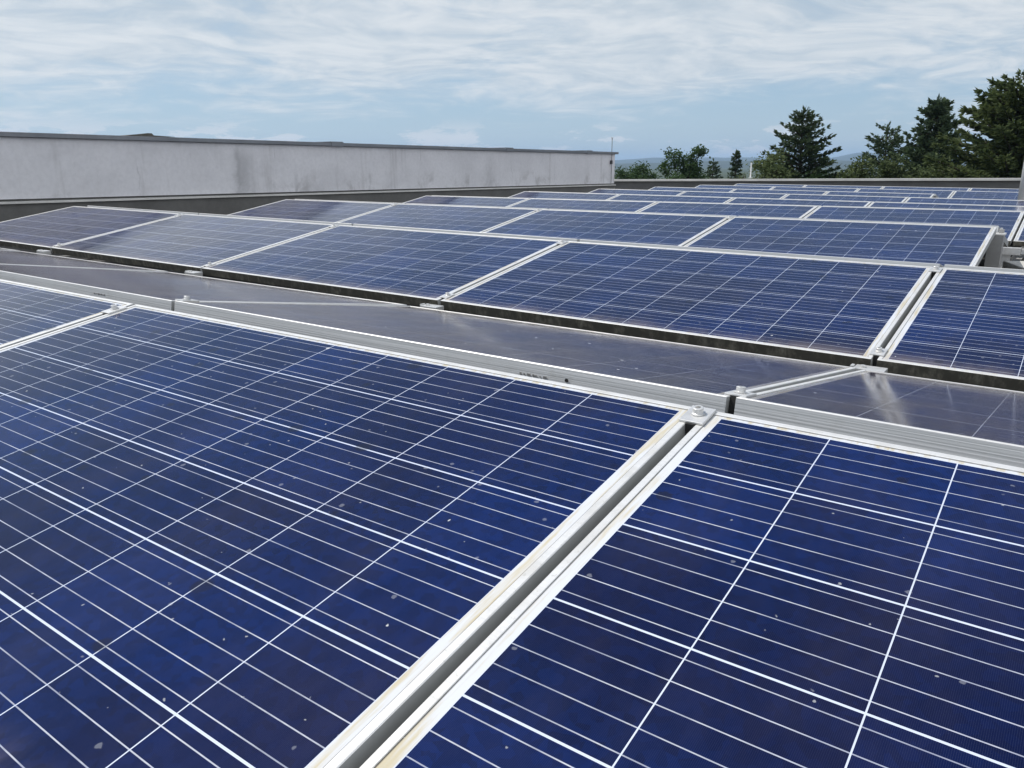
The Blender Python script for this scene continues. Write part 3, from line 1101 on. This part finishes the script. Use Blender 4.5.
def broad(name, loc, H, lobes, mat, label, cat, seed, leaf=0.2, per=90, clump=0.5):
    """lobes: (x, y, z, r) clumps around which leaf tufts gather; limbs reach every lobe"""
    rnd = random.Random(seed)
    t = tag(empty(name, (loc[0], loc[1], GZ)), label, cat, 'trees beyond the roof')
    tq = MB()
    cq = MB()
    fork = Vector((0, 0, H * 0.32))
    tq.tube([(0, 0, 0), (0.03, 0.02, H * 0.16), tuple(fork)], [0.022 * H, 0.018 * H, 0.014 * H], 9)
    for lx, ly, lz, lr in lobes:
        lc = Vector((lx, ly, lz))
        midp = fork.lerp(lc, 0.5) + Vector((rnd.uniform(-.2, .2), rnd.uniform(-.2, .2), 0.1))
        tq.tube([tuple(fork), tuple(midp), tuple(lc)], [0.009 * H, 0.006 * H, 0.02], 5, False)
        nt = max(6, int(16 * (lr / 0.9) ** 2))
        for k in range(nt):
            v = Vector((rnd.gauss(0, 1), rnd.gauss(0, 1), rnd.gauss(0, 1))).normalized()
            rr_ = lr * rnd.uniform(.45, 1.08)
            tip = lc + Vector((v.x * rr_, v.y * rr_, v.z * rr_ * 0.85))
            tq.tube([tuple(lc), tuple(lc.lerp(tip, .9))], [0.02, 0.008], 3, False)
            cr = clump * rnd.uniform(.5, 1.1)
            for c_ in range(int(per * rnd.uniform(.5, 1.2))):
                w_ = Vector((rnd.gauss(0, .5), rnd.gauss(0, .5), rnd.gauss(0, .4))) * cr
                spray(cq, rnd, tip + w_, Vector((rnd.uniform(-1, 1), rnd.uniform(-1, 1), rnd.uniform(-.7, .6))), leaf * rnd.uniform(.6, 1.2), leaf * rnd.uniform(.4, .7))
    tq.build('trunk', M_BARK, t)
    cq.build('crown', mat, t)
    return t


def lobes_in(seed, n_, rx, ry, z0, z1, r0, r1, taper=0.6):
    rnd = random.Random(seed)
    out = []
    for k in range(n_):
        f_ = (k + rnd.random()) / n_
        a = rnd.uniform(0, 6.28)
        rr_ = rnd.uniform(.1, 1.0) * (1 - taper * f_)
        out.append((rx * rr_ * math.cos(a), ry * rr_ * math.sin(a), z0 + (z1 - z0) * f_, rnd.uniform(r0, r1) * (1 - .35 * f_)))
    return out


# heights are measured from the land, eight metres below the roof
broad('bushy_tree', (-27.7, 52.2), 8.5, lobes_in(1, 10, 1.0, 1.0, 5.5, 7.7, .7, 1.0), LM_BROAD, 'dark bushy tree crown just beyond the end of the white wall', 'tree', 1, per=60)
broad('bushy_tree', (-26.7, 52.3), 8.7, lobes_in(2, 14, 1.0, 1.0, 5.5, 8.0, .7, .9, .5), LM_BROAD, 'small round dark tree right of the wall end, left of the ragged two-peaked tree', 'tree', 2, per=70)
lb = lobes_in(3, 22, 1.9, 1.9, 5.0, 8.1, .7, 1.0, .35) + [(-.5, 0, 9.0, .5), (-.3, .2, 8.5, .7), (.9, 0, 8.7, .55), (1.3, 0, 9.3, .32), (-1.0, 0, 8.0, .6)]
broad('ragged_tree', (-22.1, 49.0), 9.6, lb, LM_BROAD, 'ragged green tree with two peaks between the wall end and two small spruces', 'tree', 3, per=60, leaf=.2, clump=.42)
conifer('spruce', (-25.8, 63.8), 8.7, 1.9, LM_SPRUCE, 'small low spruce between the ragged tree and the slim dark spruce', 'tree', 4, start=.3, spl=.4)
conifer('spruce', (-20.6, 55.1), 9.25, 1.35, LM_SPRUCE, 'slim dark pointed spruce left of the white post', 'tree', 5, start=.2, dense=2.2, spl=.26, power=.95, whorl=.3)
broad('pale_tree', (-12.75, 38.8), 9.0, lobes_in(6, 20, .95, .8, 5.8, 8.6, .45, .65, .35), LM_PALE, 'pale green leafy tree leaning on the left side of the tall spruce', 'tree', 6, per=45, leaf=.17)
broad('pale_tree', (-17.0, 46.9), 8.5, lobes_in(16, 7, .7, .7, 5.5, 8.0, .3, .5, .3), LM_PALE, 'faint thin grey-green sapling behind the white post', 'tree', 16, per=14, leaf=.14)
conifer('spruce', (-12.2, 42.1), 11.05, 4.5, LM_SPRUCE, 'tall dark spruce with drooping ragged branches at centre right', 'tree', 7, whorl=.31, start=.12, droop=.22, up=.12, power=.74, dense=2.0, gapp=.04, spl=.28, lean=-.15)
broad('low_shrub', (-10.9, 41.9), 8.2, lobes_in(8, 12, 2.4, 1.0, 6.0, 7.9, .4, .6, .1), LM_BROAD, 'low dark shrub tips at the right foot of the tall spruce', 'shrub', 8, per=36, leaf=.18)
broad('olive_shrub', (-8.2, 40.5), 8.5, lobes_in(9, 22, 2.5, 1.0, 6.4, 8.3, .5, .7, .25), LM_OLIVE, 'wide low olive green shrub in front of the open pine', 'shrub', 9, per=60, leaf=.18)
conifer('pine', (-9.0, 45.9), 10.3, 2.7, LM_PINE, 'thin open pine with separate tufts left of the big dense pine', 'tree', 17, whorl=.50, start=.40, droop=.05, up=.15, power=.6, dense=3.0, gapp=.20, spl=.26)
conifer('pine', (-6.2, 42.3), 11.3, 4.0, LM_PINE, 'big dense blue-green pine right of the thin open pine', 'tree', 11, whorl=.30, start=.12, droop=.05, up=.24, power=.80, dense=3.4, gapp=.0, spl=.28)
conifer('cedar', (-2.3, 35.5), 11.5, 5.4, LM_OLIVE, 'huge olive green conifer with ragged layers at the right picture edge', 'tree', 12, whorl=.33, start=.15, droop=.12, up=.15, power=.62, dense=3.4, gapp=.0, spl=.28)
broad('olive_shrub', (-3.6, 36.4), 8.8, lobes_in(13, 18, 2.6, 1.0, 6.2, 8.4, .5, .8, .2), LM_OLIVE, 'olive green bushes at the foot of the two biggest conifers', 'shrub', 13, per=60, leaf=.18)
print('objects', len(col.objects))
